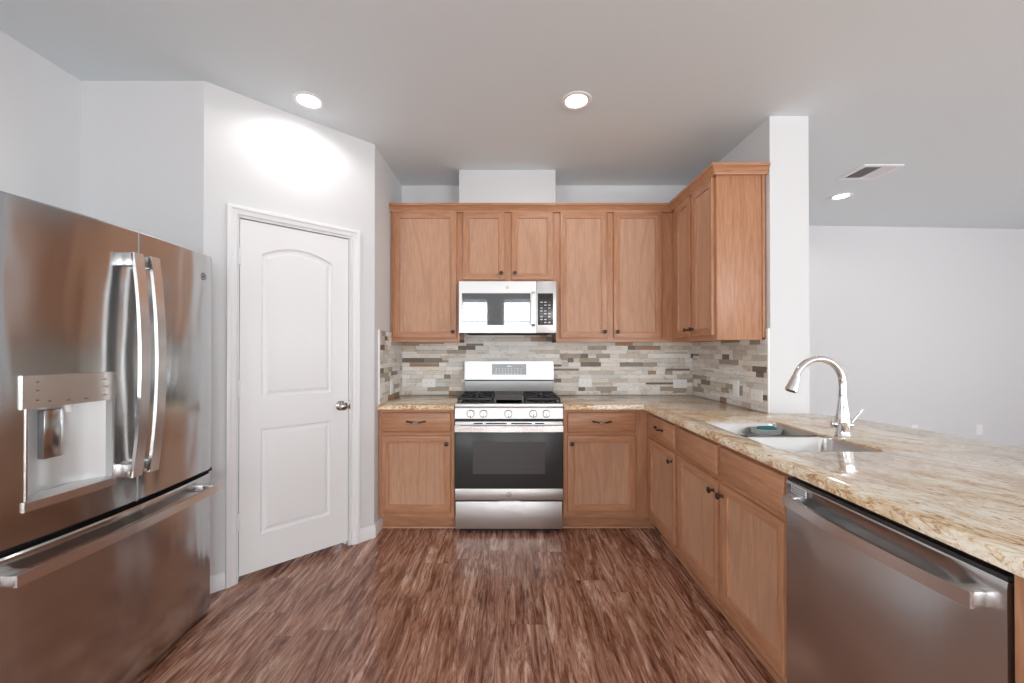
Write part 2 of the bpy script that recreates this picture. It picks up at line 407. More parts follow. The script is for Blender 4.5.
# real rear pair of windows and the added ones: frame, sill, blind slats
wn = 0
for wi, (ops, kind) in enumerate(((REAR_WIN, 'r'), (ADDED_RIGHT_WIN, 's'), (ADDED_LEFT_WIN, 'l'))):
    for (a, b, z0, z1) in ops:
        wn += 1
        f = (lambda m, p, q, d0, d1, u0, u1: m.box(p, q, REAR_Y-d1, REAR_Y-d0, u0, u1)) if kind == 'r' else (lambda m, p, q, d0, d1, u0, u1: m.box(RIGHT_X+d0, RIGHT_X+d1, p, q, u0, u1)) if kind == 's' else (lambda m, p, q, d0, d1, u0, u1: m.box(XW-d0, XW-d1, p, q, u0, u1))
        m = MB(); fr = 0.04
        f(m, a, a+fr, 0.05, 0.10, z0, z1); f(m, b-fr, b, 0.05, 0.10, z0, z1); f(m, a, b, 0.05, 0.10, z0, z0+fr); f(m, a, b, 0.05, 0.10, z1-fr, z1)
        f(m, a, b, 0.06, 0.09, (z0+z1)/2-0.02, (z0+z1)/2+0.02)
        n = max(1, round((b-a)/0.95))
        for k in range(1, n): xk = a+(b-a)*k/n; f(m, xk-0.03, xk+0.03, 0.05, 0.10, z0, z1)
        wo = struct(build('window_%d' % wn, m, 'trim'), 'white framed window out of view, real pair with blinds, the rest added for light', 'window')
        if kind == 'r' and b-a < 1:
            m = MB(); z = z0+0.05
            while z < z1-0.05: f(m, a+0.045, b-0.045, 0.012, 0.04, z, z+0.028); z += 0.075
            build('blind_slats', m, 'blind', wo)
        m = MB(); f(m, a-0.03, b+0.03, -0.04, 0.05, z0-0.02, z0); build('window_sill', m, 'trim', wo)

# diagonal pantry wall in its own frame: x along the wall, y into it
ANG = math.atan2(YP-YQ, XL-XP); LW = math.hypot(YP-YQ, XL-XP)
S0, S1, DZ = 0.157, 0.787, 2.052
m = MB(); m.box(0, S0, 0, T, 0, HC); m.box(S1, LW, 0, T, 0, HC); m.box(S0, S1, 0, T, DZ, HC)
w_diag = build('wall_pantry', m, 'wall'); w_diag.location = (XP, YQ, 0); w_diag.rotation_euler = (0, 0, ANG); struct(w_diag, 'white diagonal wall holding the pantry door', 'wall')
# dark pantry behind the door gap
m = MB(); m.box(S0-0.05, S1+0.05, T+0.25, T+0.27, 0, HC); o = build('wall_pantry_inner', m, 'wall'); o.location = (XP, YQ, 0); o.rotation_euler = (0, 0, ANG); struct(o, 'inner wall of the pantry behind the closed door', 'wall')

# casing, profiled, mitred at the head
def casing():
    m = MB(); a0, a1, top = 0.103, 0.852, 2.112
    prof = [(0.0, 0.0), (0.0, -0.016), (0.012, -0.019), (0.020, -0.017), (0.024, -0.012), (0.040, -0.010), (0.046, -0.008), (0.050, 0.0)]
    loops = []
    for d, y in prof: loops.append([(a0+d, y, 0), (a0+d, y, top-d), (a1-d, y, top-d), (a1-d, y, 0)])
    m.loft(loops, closed=False)
    for k in range(2):   # feet
        idx = 0 if k == 0 else 3
        m.face([loops[i][idx] for i in range(len(loops))])
    # jamb lining
    m.box(S0, S0+0.004, -0.002, T, 0, DZ); m.box(S1-0.004, S1, -0.002, T, 0, DZ); m.box(S0, S1, -0.002, T, DZ-0.004, DZ)
    m.box(S0+0.004, S0+0.016, 0.045, 0.075, 0, DZ-0.004); m.box(S1-0.016, S1-0.004, 0.045, 0.075, 0, DZ-0.004); m.box(S0, S1, 0.045, 0.075, DZ-0.016, DZ-0.004)
    o = build('trim_1', m, 'trim'); o.location = (XP, YQ, 0); o.rotation_euler = (0, 0, ANG)
    return struct(o, 'white profiled casing around the pantry door', 'trim')
casing()

def pantry_door():
    x0, x1, z0, z1 = S0+0.008, S1-0.008, 0.034, DZ-0.010
    def up(d):      # arched upper panel, inset by d
        l, r, b = 0.272+d, 0.674-d, 1.028+d; cx = 0.473; half = 0.201; zc, za = 1.860, 1.917
        s_ = za-zc; R = (half*half+s_*s_)/(2*s_); cz = za-R; R -= d
        P = [(l, b), (r, b)]
        hh = r-cx
        a0 = math.acos(hh/R)
        for k in range(15):
            a = a0+(PI-2*a0)*k/14; P.append((cx+R*math.cos(a), cz+R*math.sin(a)))
        return P
    def lo(d): return [(0.270+d, 0.238+d), (0.668-d, 0.238+d), (0.668-d, 0.845-d), (0.270+d, 0.845-d)]
    m = MB(); Y0 = 0.002
    outer = [(x0, z0), (x1, z0), (x1, z1), (x0, z1)]
    vo = [m.b.verts.new((x, Y0, z)) for x, z in outer]; vb = [m.b.verts.new((x, Y0+0.035, z)) for x, z in outer]
    for i in range(4): j = (i+1) % 4; m.b.faces.new((vo[i], vo[j], vb[j], vb[i]))
    m.b.faces.new(vb)
    es = [m.b.edges.get((vo[i], vo[(i+1) % 4])) for i in range(4)]
    for fn in (up, lo):
        rings = []
        for d, y in ((0, 0), (0.004, 0.008), (0.010, 0.0125), (0.018, 0.0125), (0.036, 0.003), (0.046, 0.002)):
            rings.append([m.b.verts.new((x, Y0+y, z)) for x, z in fn(d)])
        n = len(rings[0])
        for a, b in zip(rings, rings[1:]):
            for i in range(n): j = (i+1) % n; m.b.faces.new((a[i], a[j], b[j], b[i]))
        m.b.faces.new(rings[-1])
        es += [m.b.edges.get((rings[0][i], rings[0][(i+1) % n])) for i in range(n)]
    bmesh.ops.triangle_fill(m.b, use_beauty=True, use_dissolve=False, edges=es)
    d = build('door_1', m, 'trim', smooth=20); d.location = (XP, YQ, 0); d.rotation_euler = (0, 0, ANG)
    struct(d, 'white two panel pantry door with arched top panel', 'door')
    m = MB(); o = (0.729, 0.002, 0.938)
    m.lathe([(0.032, 0), (0.032, 0.006), (0.026, 0.010), (0.012, 0.014), (0.011, 0.026), (0.018, 0.031), (0.026, 0.040), (0.0275, 0.050), (0.024, 0.059), (0.014, 0.065), (0.0, 0.067)], o, (0, -1, 0), 28)
    build('door_knob', m, 'nickel', d, label='round satin nickel knob')
    m = MB(); m.box(S1-0.010, S1+0.004, -0.003, 0.02, 0.912, 0.968, 0.001); build('strike_plate', m, 'nickel', d)
    for zc in (1.83, 1.087, 0.34):
        m = MB(); m.lathe([(0.005, -0.047), (0.0065, -0.045), (0.0065, 0.045), (0.005, 0.047)], (S0+0.004, -0.005, zc), (0, 0, 1), 10)
        m.box(S0-0.004, S0+0.014, -0.004, 0.004, zc-0.045, zc+0.045, 0.001)
        build('hinge', m, 'trim', d)
pantry_door()

# baseboards
def baseboard(name, label, pts, h=0.088, t=0.013):
    m = MB()
    prof = [(0, 0), (t, 0), (t, h*0.72), (t*0.65, h*0.86), (t*0.5, h), (0, h)]
    # pts: polyline along the wall faces, room on the right hand side of travel
    P = [Vector(p) for p in pts]; loops = []
    for i, p in enumerate(P):
        dirs = []
        if i > 0: dirs.append((P[i]-P[i-1]).normalized())
        if i < len(P)-1: dirs.append((P[i+1]-P[i]).normalized())
        ns = [Vector((d.y, -d.x)) for d in dirs]
        mm = sum(ns, Vector((0, 0))); mm = mm/max(mm.dot(ns[0]), 0.2)
        loops.append([(p.x+mm.x*o, p.y+mm.y*o, z) for o, z in prof])
    m.loft(loops, True, True, True)
    return struct(build(name, m, 'trim'), label, 'baseboard')
dv = Vector((math.cos(ANG), math.sin(ANG))); on = lambda s: (XP+dv.x*s, YQ+dv.y*s)
baseboard('baseboard_pantry', 'short white baseboard right of the pantry door', [on(0.854), (XL, YP), (XL, YP+0.155)])
baseboard('baseboard_alcove', 'white baseboard between refrigerator and pantry door', [(XW, YQ), (XP, YQ), on(0.101)])
baseboard('baseboard_far', 'white baseboard along the far wall', [(XS1, far_y(XS1)), (7.0, far_y(7.0))])
baseboard('baseboard_partition', 'white baseboard on the far side of the partition', [(XS1, YS), (XS1, 4.55)])
# duct chase over the microwave
m = MB(); m.box(-0.405, 0.366, 3.221, YB, 2.30, HC, 0.004); struct(build('wall_chase', m, 'wall'), 'white boxed duct chase above the microwave cabinet', 'wall')

# ------------------------------------------------------------------ stone backsplash (parts of the walls)
def ledger(name, parent, length, height, fn, seed):
    rnd = random.Random(seed); m = MB()
    # rows; z from 0 to height, x along wall, depth toward the room
    m.loft([[fn(0, 0.002, z), fn(length, 0.002, z), fn(length, 0.0, z), fn(0, 0.0, z)] for z in (0, height)], True, True, True, 1)
    z = 0.0
    while z < height-0.004:
        h = min(rnd.choice((0.033, 0.036, 0.038)), height-z)
        x = -rnd.random()*0.1
        while x < length:
            L = rnd.choice((0.06, 0.09, 0.12, 0.16, 0.20, 0.24))*rnd.uniform(0.85, 1.15)
            a, b = max(x, 0.0), min(x+L, length)
            if b-a > 0.004:
                parts = [(z, z+h)] if rnd.random() < 0.86 else [(z, z+h*0.5), (z+h*0.5, z+h)]
                for (p, q) in parts:
                    d0 = rnd.uniform(0.007, 0.012); t1 = rnd.uniform(-0.002, 0.002); g = 0.0004
                    A = [fn(a+g, 0.001, p+g), fn(b-g, 0.001, p+g), fn(b-g, 0.001, q-g), fn(a+g, 0.001, q-g)]
                    e = 0.0012
                    Bq = [fn(a+g, d0-e, p+g), fn(b-g, d0+t1-e, p+g), fn(b-g, d0+t1-e, q-g), fn(a+g, d0-e, q-g)]
                    D = [fn(a+g+e, d0, p+g+e), fn(b-g-e, d0+t1, p+g+e), fn(b-g-e, d0+t1, q-g-e), fn(a+g+e, d0, q-g-e)]
                    m.loft([A, Bq, D], True, False, True)
            x += L
        z += h
    return build(name, m, ['stone', 'grout'], parent, smooth=0)
ledger('stone_backsplash', w_back, XS0-XL, 1.447-0.915, lambda x, d, z: (XL+x, YB-d, 0.915+z), 3)
ledger('stone_backsplash', w_side, YB-0.012-2.918, 1.447-0.915, lambda x, d, z: (XL+d, 2.918+x, 0.915+z), 5)
ledger('stone_backsplash', w_stub, YB-0.012-2.496, 1.436-0.915, lambda x, d, z: (XS0-d, YB-0.012-x, 0.915+z), 9)
m = MB(); m.box(XL, XL+0.012, 2.908, 2.917, 0.915, 1.449); build('tile_edge_trim', m, 'plastic', w_side)
m = MB(); m.box(XS0-0.013, XS0, 2.487, 2.495, 0.915, 1.438); build('tile_edge_trim', m, 'plastic', w_stub)

# ------------------------------------------------------------------ cabinets
def panel_door(x0, x1, z0, z1, y=0.0, th=0.02, fr=0.052, slope=0.008):
    # framed door: sloped frame, step, flat recessed panel; slot 0 vertical grain, slot 1 horizontal grain
    m = MB()
    L = lambda d, yy: [(x0+d, y-th+yy, z0+d), (x1-d, y-th+yy, z0+d), (x1-d, y-th+yy, z1-d), (x0+d, y-th+yy, z1-d)]
    loops = [L(0, th), L(0, 0.004), L(0.0015, 0.0012), L(0.005, 0.0), L(fr-0.008, slope), L(fr-0.004, slope+0.0005), L(fr-0.002, slope+0.0065), L(fr, slope+0.007)]
    m.loft(loops, True, True, True, 0, lambda k, i: 1 if i in (0, 2) else 0)
    m.b.faces.ensure_lookup_table(); m.b.faces[-1].material_index = 2
    return m
def slab_front(x0, x1, z0, z1, y=0.0, th=0.02):
    m = MB(); L = lambda d, yy: [(x0+d, y-th+yy, z0+d), (x1-d, y-th+yy, z0+d), (x1-d, y-th+yy, z1-d), (x0+d, y-th+yy, z1-d)]
    m.loft([L(0, th), L(0, 0.007), L(0.002, 0.003), L(0.007, 0.0)], True, True, True); return m
def add_knob(parent, x, z, y=-0.02):
    m = MB(); m.lathe([(0.009, 0), (0.008, 0.003), (0.0055, 0.008), (0.006, 0.014), (0.013, 0.019), (0.0155, 0.023), (0.0145, 0.027), (0.009, 0.030), (0, 0.031)], (x, y, z), (0, -1, 0), 18)
    return build('knob', m, 'bronze', parent)
def add_pull(parent, x, z, y=-0.02):
    m = MB(); path = []; rad = []
    for k in range(17):
        u = -1+k/8; path.append((x+0.068*u, y-0.007-0.020*math.cos(u*PI/2)**0.7 if abs(u) < 1 else y-0.004, z-0.004*math.cos(u*PI*0.9))); rad.append(0.0065-0.002*abs(u)**2*0.5)
    m.tube(path, rad, 10, flat=(1.0, 0.7))
    m.lathe([(0.006, 0), (0.0055, 0.012)], (x-0.058, y, z), (0, -1, 0), 10); m.lathe([(0.006, 0), (0.0055, 0.012)], (x+0.058, y, z), (0, -1, 0), 10)
    p = build('pull', m, 'bronze', parent)
    m = MB(); m.tube([(x+0.022*u, y-0.028-0.0015*math.cos(u*PI/2), z-0.0035) for u in (-1, -0.5, 0, 0.5, 1)], [0.003, 0.0062, 0.0066, 0.0062, 0.003], 10)
    build('pull_center', m, 'bronze_pale', p); return p
def frame_mesh(w_, z0, z1, stiles, rails):
    m = MB()
    for a, b in stiles: m.box(a, b, 0.0, 0.019, z0, z1)
    for a, b, p, q in rails: m.box(a, b, 0.0, 0.0188, p, q, mi=1)
    return m
def base_cabinet(label, loc, rz, width, bays, group, extra=None):
    """bays: (x0, x1, kind, knob_side) in the cabinet's own frame, front at y = 0"""
    t = thing('base_cabinet', label, 'cabinet', loc, rz, group)
    D = 0.605
    m = MB(); m.box(0.0, width, 0.019, D, 0.105, 0.122); m.box(0.0, 0.018, 0.019, D, 0.105, 0.878); m.box(width-0.018, width, 0.019, D, 0.105, 0.878)
    m.box(0.018, width-0.018, D-0.012, D, 0.122, 0.878)
    build('carcass', m, 'wood_z', t)
    edges = [0.0]
    for b in bays: edges += [b[0]+0.012, b[1]-0.012]
    edges.append(width)
    stiles = [(edges[i], edges[i+1]) for i in range(0, len(edges), 2)]
    rails = [(b[0]+0.012, b[1]-0.012, p, q) for b in bays for p, q in ((0.106, 0.160), (0.678, 0.730), (0.846, 0.878))]
    build('face_frame', frame_mesh(width, 0.105, 0.878, stiles, rails), ['wood_z', 'wood_x'], t)
    for (x0, x1, kind, side) in bays:
        d = build('door', panel_door(x0, x1, 0.147, 0.690), ['wood_z', 'wood_x', 'wood_panel'], t)
        add_knob(d, x0+0.026 if side == 'l' else x1-0.026, 0.638)
        f = build('drawer' if kind == 'drawer' else 'false_drawer_front', slab_front(x0, x1, 0.717, 0.857), 'wood_x', t)
        if kind == 'drawer': add_pull(f, (x0+x1)/2, 0.792)
    m = MB(); e0, e1 = extra or (0.0, width)
    m.box(e0, e1, 0.075, 0.088, 0.0, 0.104); build('toe_kick', m, 'wood_x', t)
    m = MB(); prof = [(0.0, 0.0), (0.014, 0.0), (0.0125, 0.008), (0.008, 0.014), (0.0, 0.017)]
    m.loft([[(x, 0.075-o, z) for o, z in prof] for x in (e0, e1)], True, True, True); build('shoe_moulding', m, 'wood_x', t)
    return t
YF, XF = 2.908, 0.9876
gB = 'base cabinets under the granite'
base_cabinet('stained oak base cabinet left of the range with one drawer and door', (-0.941, YF, 0), 0, 0.545, [(0.029, 0.519, 'drawer', 'r')], gB)
base_cabinet('stained oak base cabinet between the range and the inside corner', (0.384, YF, 0), 0, XF-0.384, [(0.029, 0.516, 'drawer', 'l')], gB, extra=(0.0, XF-0.384+0.075))
base_cabinet('stained oak base cabinet on peninsula with one pull drawer nearest the corner', (XF, YF, 0), -PI/2, 0.533, [(0.063, 0.511, 'drawer', 'r')], gB, extra=(0.075, 0.533))
base_cabinet('stained oak two door sink cabinet between drawer cabinet and dishwasher', (XF, YF-0.533, 0), -PI/2, 0.960, [(0.025, 0.473, 'false', 'r'), (0.502, 0.938, 'false', 'l')], gB)

# wooden end panel beyond the dishwasher
m = MB(); m.box(XF-0.004, XS0, 0.62, 0.640, 0.0, 0.878, 0.0015); m.box(XF-0.022, XF-0.002, 0.62, 0.778, 0.0, 0.878, 0.0015)
tag(build('cabinet_end_panel', m, 'wood_z'), 'stained oak filler panel at the near side of the dishwasher', 'panel')

def upper_cabinet(label, loc, rz, width, z0, z1, doors, dz, group, carc=None, end=None, depth=0.322):
    t = thing('upper_cabinet', label, 'cabinet', loc, rz, group)
    c0, c1 = carc or (0.0, width)
    m = MB(); m.box(c0, c1, 0.019, depth, z0+0.004, z0+0.018); m.box(c0, c1, 0.019, depth, z1-0.02, z1); m.box(c0, c0+0.018, 0.019, depth, z0, z1); m.box(c1-0.018, c1, 0.019, depth, z0, z1)
    m.box(c0+0.018, c1-0.018, depth-0.010, depth, z0+0.018, z1-0.02)
    build('carcass', m, ['wood_z'], t)
    edges = [0.0]
    for d in doors: edges += [d[0]+0.012, d[1]-0.012]
    edges.append(width)
    stiles = [(edges[i], edges[i+1]) for i in range(0, len(edges), 2)]
    rails = [(d[0]+0.012, d[1]-0.012, p, q) for d in doors for p, q in ((z0, dz[0]+0.012), (dz[1]-0.012, z1))]
    build('face_frame', frame_mesh(width, z0, z1, stiles, rails), ['wood_z', 'wood_x'], t)
    for (a, b, side) in doors:
        d = build('door', panel_door(a, b, dz[0], dz[1]), ['wood_z', 'wood_x', 'wood_panel'], t)
        add_knob(d, a+0.026 if side == 'l' else b-0.026, dz[0]+0.050)
    if end:
        m = MB(); m.box(width, width+0.006, 0.0, depth-0.03, z0, z1, 0.001); m.box(width, width+0.010, depth-0.028, depth-0.012, z0+0.012, z1); build('end_panel', m, 'wood_z', t, label='plain oak end panel facing the room')
    return t
YU, XU = 3.203, 1.288
gU = 'upper cabinets under the crown moulding'
upper_cabinet('tall stained oak upper cabinet left of the microwave with single door', (-0.942, YU, 0), 0, 0.545, 1.367, 2.42, [(0.024, 0.523, 'r')], (1.397, 2.394), gU)
upper_cabinet('short stained oak two door cabinet directly above the microwave', (-0.397, YU, 0), 0, 0.763, 1.838, 2.42, [(0.027, 0.357, 'r'), (0.411, 0.741, 'l')], (1.857, 2.394), gU)
upper_cabinet('tall stained oak two door upper cabinet right of the microwave', (0.366, YU, 0), 0, XU-0.366, 1.367, 2.42, [(0.032, 0.404, 'r'), (0.453, 0.833, 'l')], (1.397, 2.394), gU, carc=(0.0, XU-0.366+0.30))
upper_cabinet('stained oak upper cabinet on the right wall with plain end panel', (XU, YU, 0), -PI/2, 0.680, 1.367, 2.42, [(0.085, 0.343, 'r'), (0.376, 0.660, 'l')], (1.397, 2.394), gU, end=True, depth=0.311)

# crown moulding, one continuous run
def crown():
    YE = 2.520; m = MB()
    P = lambda o: [(XL+0.002, YU-o), (XU-o, YU-o), (XU-o, YE-max(o, -0.0)), (XS0-0.003, YE-max(o, -0.0))]
    prof = [(0.0005, 2.392), (0.020, 2.392), (0.022, 2.402), (0.026, 2.408), (0.031, 2.418), (0.040, 2.431), (0.043, 2.434), (0.048, 2.437), (0.048, 2.453), (0.0005, 2.453)]
    m.loft([[(P(o)[k][0], P(o)[k][1], z) for o, z in prof] for k in range(4)], True, True, True)
    return tag(build('crown_moulding', m, 'wood_x'), 'stained oak crown moulding running along the top of the upper cabinets', 'moulding')
crown()

# ------------------------------------------------------------------ granite worktops
m = MB(); m.slab([(-0.9425, 2.874), (-0.394, 2.874), (-0.394, YB-0.014), (-0.9425, YB-0.014)], [], 0.880, 0.915, 0.005)
tag(build('granite_countertop', m, 'granite', smooth=30), 'small beige granite worktop left of the range', 'countertop')
out = [(0.384, 2.874), (0.951, 2.874), (0.951, 0.55), (2.06, 0.55)]
for k in range(9):   # gently curved bar edge
    y = 1.55+0.10*k; out.append((2.035-0.0016*k*k, y))
out += [(1.905, 2.40), (1.855, 2.455), (1.838, YS-0.002), (XS0-0.014, YS-0.002), (XS0-0.014, YB-0.014), (0.384, YB-0.014)]
SX0, SX1, SY0, SY1 = 1.055, 1.448, 1.550, 2.225
hole = roundrect(SX0, SX1, SY0, SY1, 0.045, 6)
m = MB(); m.slab(out, [hole], 0.880, 0.915, 0.005)
tag(build('granite_countertop', m, 'granite', smooth=30), 'large L-shaped beige and brown granite worktop with the sink cut into it', 'countertop')

# ------------------------------------------------------------------ sink
sk = thing('kitchen_sink', 'undermount double bowl stainless steel sink set in the granite peninsula', 'sink', (1.25, 1.89, 0.87))
def bowl(x0, x1, y0, y1, zt, depth, r):
    m = MB(); loops = []
    for d, z, rr in ((0.0, zt, r), (0.004, zt-0.006, r), (0.012, zt-depth*0.6, r*0.95), (0.020, zt-depth+0.035, r*0.9), (0.032, zt-depth+0.010, r*0.8), (0.055, zt-depth, r*0.6)):
        loops.append([(x, y, z) for x, y in roundrect(x0+d, x1-d, y0+d, y1-d, max(rr, 0.01), 6)])
    m.loft(loops, True, False, True)
    cx, cy = (x0+x1)/2, (y0+y1)/2
    return m, (cx, cy, zt-depth)
YD = 1.862
drains = []
for (a, b) in ((YD+0.014, SY1-0.002), (SY0+0.002, YD-0.014)):
    m, c = bowl(SX0+0.002, SX1-0.002, a, b, 0.908, 0.220, 0.045); build('bowl', m, 'steel_sink', sk, world=True)
    m = MB(); m.lathe([(0.044, 0.002), (0.040, 0.004), (0.030, 0.001), (0.0, 0.0005)], c, (0, 0, 1), 24); build('drain', m, 'steel', sk, world=True)
m = MB(); m.box(SX0+0.002, SX1-0.002, YD-0.0135, YD+0.0135, 0.86, 0.8985, 0.005); build('divider', m, 'steel_sink', sk, world=True)

# sponge in its dish
m = MB(); cx, cy, cz = 1.368, 2.160, 0.858
def oval(rx, ry, z, n=24): return [(cx+rx*math.copysign(abs(math.cos(2*PI*k/n))**0.7, math.cos(2*PI*k/n)), cy+ry*math.copysign(abs(math.sin(2*PI*k/n))**0.7, math.sin(2*PI*k/n)), z) for k in range(n)]
m.loft([oval(0.050, 0.034, cz), oval(0.068, 0.050, cz+0.004), oval(0.072, 0.056, cz+0.030), oval(0.069, 0.053, cz+0.030), oval(0.064, 0.047, cz+0.008), oval(0.05, 0.03, cz+0.006)], True, True, True)
dish = build('soap_dish', m, 'clear_plastic'); tag(dish, 'small frosted soap dish clinging to the far corner of the sink', 'soap dish')
m = MB(); m.loft([oval(0.040, 0.026, cz+0.0062), oval(0.047, 0.032, cz+0.012), oval(0.047, 0.032, cz+0.030), oval(0.040, 0.026, cz+0.036)], True, True, True)
tag(build('sponge', m, 'teal'), 'teal sponge lying in the frosted dish in the sink', 'sponge')

# ------------------------------------------------------------------ faucet
fx, fy = 1.481, 1.803
fa = thing('kitchen_faucet', 'tall chrome gooseneck pull-down faucet behind the sink', 'faucet', (fx, fy, 0.915))
m = MB(); m.lathe([(0.031, 0.0), (0.031, 0.004), (0.027, 0.009), (0.0255, 0.030), (0.0265, 0.045), (0.0270, 0.070), (0.0255, 0.095), (0.0205, 0.130), (0.0165, 0.165), (0.0150, 0.185), (0.0155, 0.190)], (fx, fy, 0.915), (0, 0, 1), 28)
build('body', m, 'chrome', fa, world=True)
m = MB(); path = [(fx, fy, 1.100), (fx, fy, 1.140)]
R = 0.113; zc_ = 1.151
for k in range(0, 25):
    a = (PI*0.90)*k/24; path.append((fx-R+R*math.cos(a), fy-0.01*(1-math.cos(a)), zc_+R*math.sin(a)))
m.tube(path, 0.0140, 16, up=(0, 1, 0)); build('spout', m, 'chrome', fa, world=True)
pe, pd = Vector(path[-1]), (Vector(path[-1])-Vector(path[-2])).normalized()
m = MB(); m.lathe([(0.0145, -0.002), (0.016, 0.004), (0.0165, 0.012), (0.0195, 0.030), (0.0235, 0.058), (0.024, 0.066), (0.019, 0.069), (0.0, 0.069)], pe, pd, 24); build('spray_head', m, 'chrome', fa, world=True)
m = MB(); e = pe+pd*0.0692; m.lathe([(0.0185, -0.001), (0.0185, 0.001), (0.0, 0.0015)], e, pd, 20); build('spray_face', m, 'black', fa, world=True)
m = MB(); m.lathe([(0.0, -0.042), (0.015, -0.042), (0.0165, -0.038), (0.0165, 0.030), (0.0135, 0.036), (0.0, 0.037)], (fx, fy, 0.972), (0.93, -0.36, 0.0), 20)
build('valve_hub', m, 'chrome', fa, world=True)
m = MB(); m.tube([(fx+0.026, fy-0.010, 0.976), (fx+0.034, fy-0.012, 0.988), (fx+0.054, fy-0.014, 1.014), (fx+0.074, fy-0.016, 1.040)], [0.0055, 0.0046, 0.0038, 0.0034], 12); build('lever', m, 'chrome', fa, world=True)

# ------------------------------------------------------------------ gas range
rg = thing('gas_range', 'stainless gas range with five knobs between the base cabinets', 'range', (-0.006, 3.19, 0))
RX0, RX1 = -0.388, 0.377; RC = (RX0+RX1)/2; YR = 2.880
m = MB(); m.box(RX0, RX1, YR+0.035, 3.505, 0.03, 0.905); m.box(RX0+0.03, RX1-0.03, YR+0.05, 3.45, 0.0, 0.03); build('body', m, 'black', rg, world=True)
m = MB(); m.box(RX0+0.003, RX1-0.003, YR, YR+0.034, 0.034, 0.228, 0.003); dr = build('storage_drawer', m, 'steel', rg, world=True)
m = MB(); m.box(RC-0.075, RC+0.075, YR-0.004, YR+0.02, 0.2275, 0.2345, 0.001); build('drawer_grip', m, 'steel', dr, world=True)
m = MB(); m.box(RX0, RX1, YR-0.006, YR+0.030, 0.240, 0.320, 0.002); od = build('oven_door', m, 'steel', rg, world=True)
m = MB(); m.box(RX0, RX1, YR-0.004, YR+0.030, 0.726, 0.796, 0.002); build('top_rail', m, 'steel', od, world=True)
m = MB(); m.box(RX0+0.001, RX1-0.001, YR-0.003, YR+0.030, 0.3195, 0.7265, 0.001); build('door_glass', m, 'oven_glass', od, world=True)
m = MB(); m.box(RC-0.256, RC+0.256, YR-0.0036, YR-0.002, 0.424, 0.650)
ow = build('oven_window', m, 'oven_window', od, world=True)
for zz in (0.470, 0.585):
    m = MB(); m.box(RC-0.250, RC+0.250, YR-0.0039, YR-0.0030, zz, zz+0.005); build('rack_rail', m, 'griddle', ow, world=True)
for a, b in ((-0.256, -0.192), (-0.169, -0.022), (0.010, 0.157), (0.180, 0.244)):
    m = MB(); m.box(a, b, YR-0.0046, YR-0.002, 0.778, 0.787); build('vent_slot', m, 'cavity', od, world=True)
m = MB(); n = 24
m.bar([(RX0+0.003+(RX1-RX0-0.006)*k/n, YR-0.042-0.012*math.sin(PI*k/n), 0.752) for k in range(n+1)], 0.021, 0.006, (0, 0, 1))
m.box(RX0+0.004, RX0+0.028, YR-0.044, YR-0.003, 0.738, 0.768, 0.002); m.box(RX1-0.028, RX1-0.004, YR-0.044, YR-0.003, 0.738, 0.768, 0.002)
build('oven_handle', m, 'steel_bar', od, world=True)
# control panel
m = MB(); m.loft([[(x, YR-0.014, 0.818), (x, YR-0.002, 0.891), (x, YR+0.05, 0.891), (x, YR+0.05, 0.818)] for x in (RX0, RX1)], True, True, True); build('control_panel', m, 'steel', rg, world=True)
for kx in (-0.276, -0.186, -0.010, 0.166, 0.259):
    ax = Vector((0, -0.985, 0.165)).normalized(); oo = Vector((kx, YR-0.0085, 0.852))
    m = MB(); m.lathe([(0.0235, 0.002), (0.0235, 0.006), (0.0215, 0.026), (0.0205, 0.030), (0.0, 0.031)], oo, ax, 26); kb = build('control_knob', m, 'steel_bar', rg, world=True)
    m = MB(); m.lathe([(0.0285, -0.002), (0.0285, 0.003), (0.026, 0.0045), (0.0, 0.0045)], oo, ax, 26); build('bezel', m, 'darkened_steel', kb, world=True)
    m = MB(); c = oo+ax*0.033; m.box(c.x-0.0045, c.x+0.0045, c.y-0.007, c.y+0.006, c.z-0.020, c.z+0.020, 0.002); build('grip', m, 'steel_bar', kb, world=True)
m = MB(); m.box(RX0-0.002, RX1+0.003, YR-0.006, YR+0.030, 0.8925, 0.923, 0.004); build('cooktop_lip', m, 'steel', rg, world=True)
m = MB(); m.box(RX0, RX1, YR+0.0302, 3.455, 0.9055, 0.919, 0.002); build('cooktop', m, 'enamel', rg, world=True)
def grate(x0, x1, name='burner_grate'):
    m = MB(); y0, y1 = YR+0.040, 3.425; zt, zb = 0.957, 0.9195; b = 0.011
    for x in (x0, x1-b): m.box(x, x+b, y0, y1, zt-0.014, zt, 0.002)
    for y in (y0, (y0+y1)/2-b/2, y1-b): m.box(x0, x1, y, y+b, zt-0.014, zt, 0.002)
    cx = (x0+x1)/2; m.box(cx-b/2, cx+b/2, y0, y1, zt-0.014, zt, 0.002)
    for yc in ((y0*3+y1)/4, (y0+y1*3)/4):
        for s in (-1, 1):
            m.bar([(cx+s*0.030, yc, zt-0.006), (cx+s*(x1-x0)/2*0.98, yc, zt-0.006)], 0.005, 0.006, (0, 1, 0))
            for q in (-1, 1): m.bar([(cx+s*0.03, yc+q*0.03, zt-0.006), (cx+s*(x1-x0)/2*0.96, yc+q*(y1-y0)/4*0.9, zt-0.006)], 0.0045, 0.006, (-q*s*0.7, 0.7, 0))
    for x in (x0, x1-b):
        for y in (y0, y1-b, (y0+y1)/2-b/2): m.box(x, x+b, y, y+b, zb, zt-0.012)
    return build(name, m, 'iron', rg, world=True)
grate(RX0+0.012, RC-0.118); grate(RC+0.118, RX1-0.012)
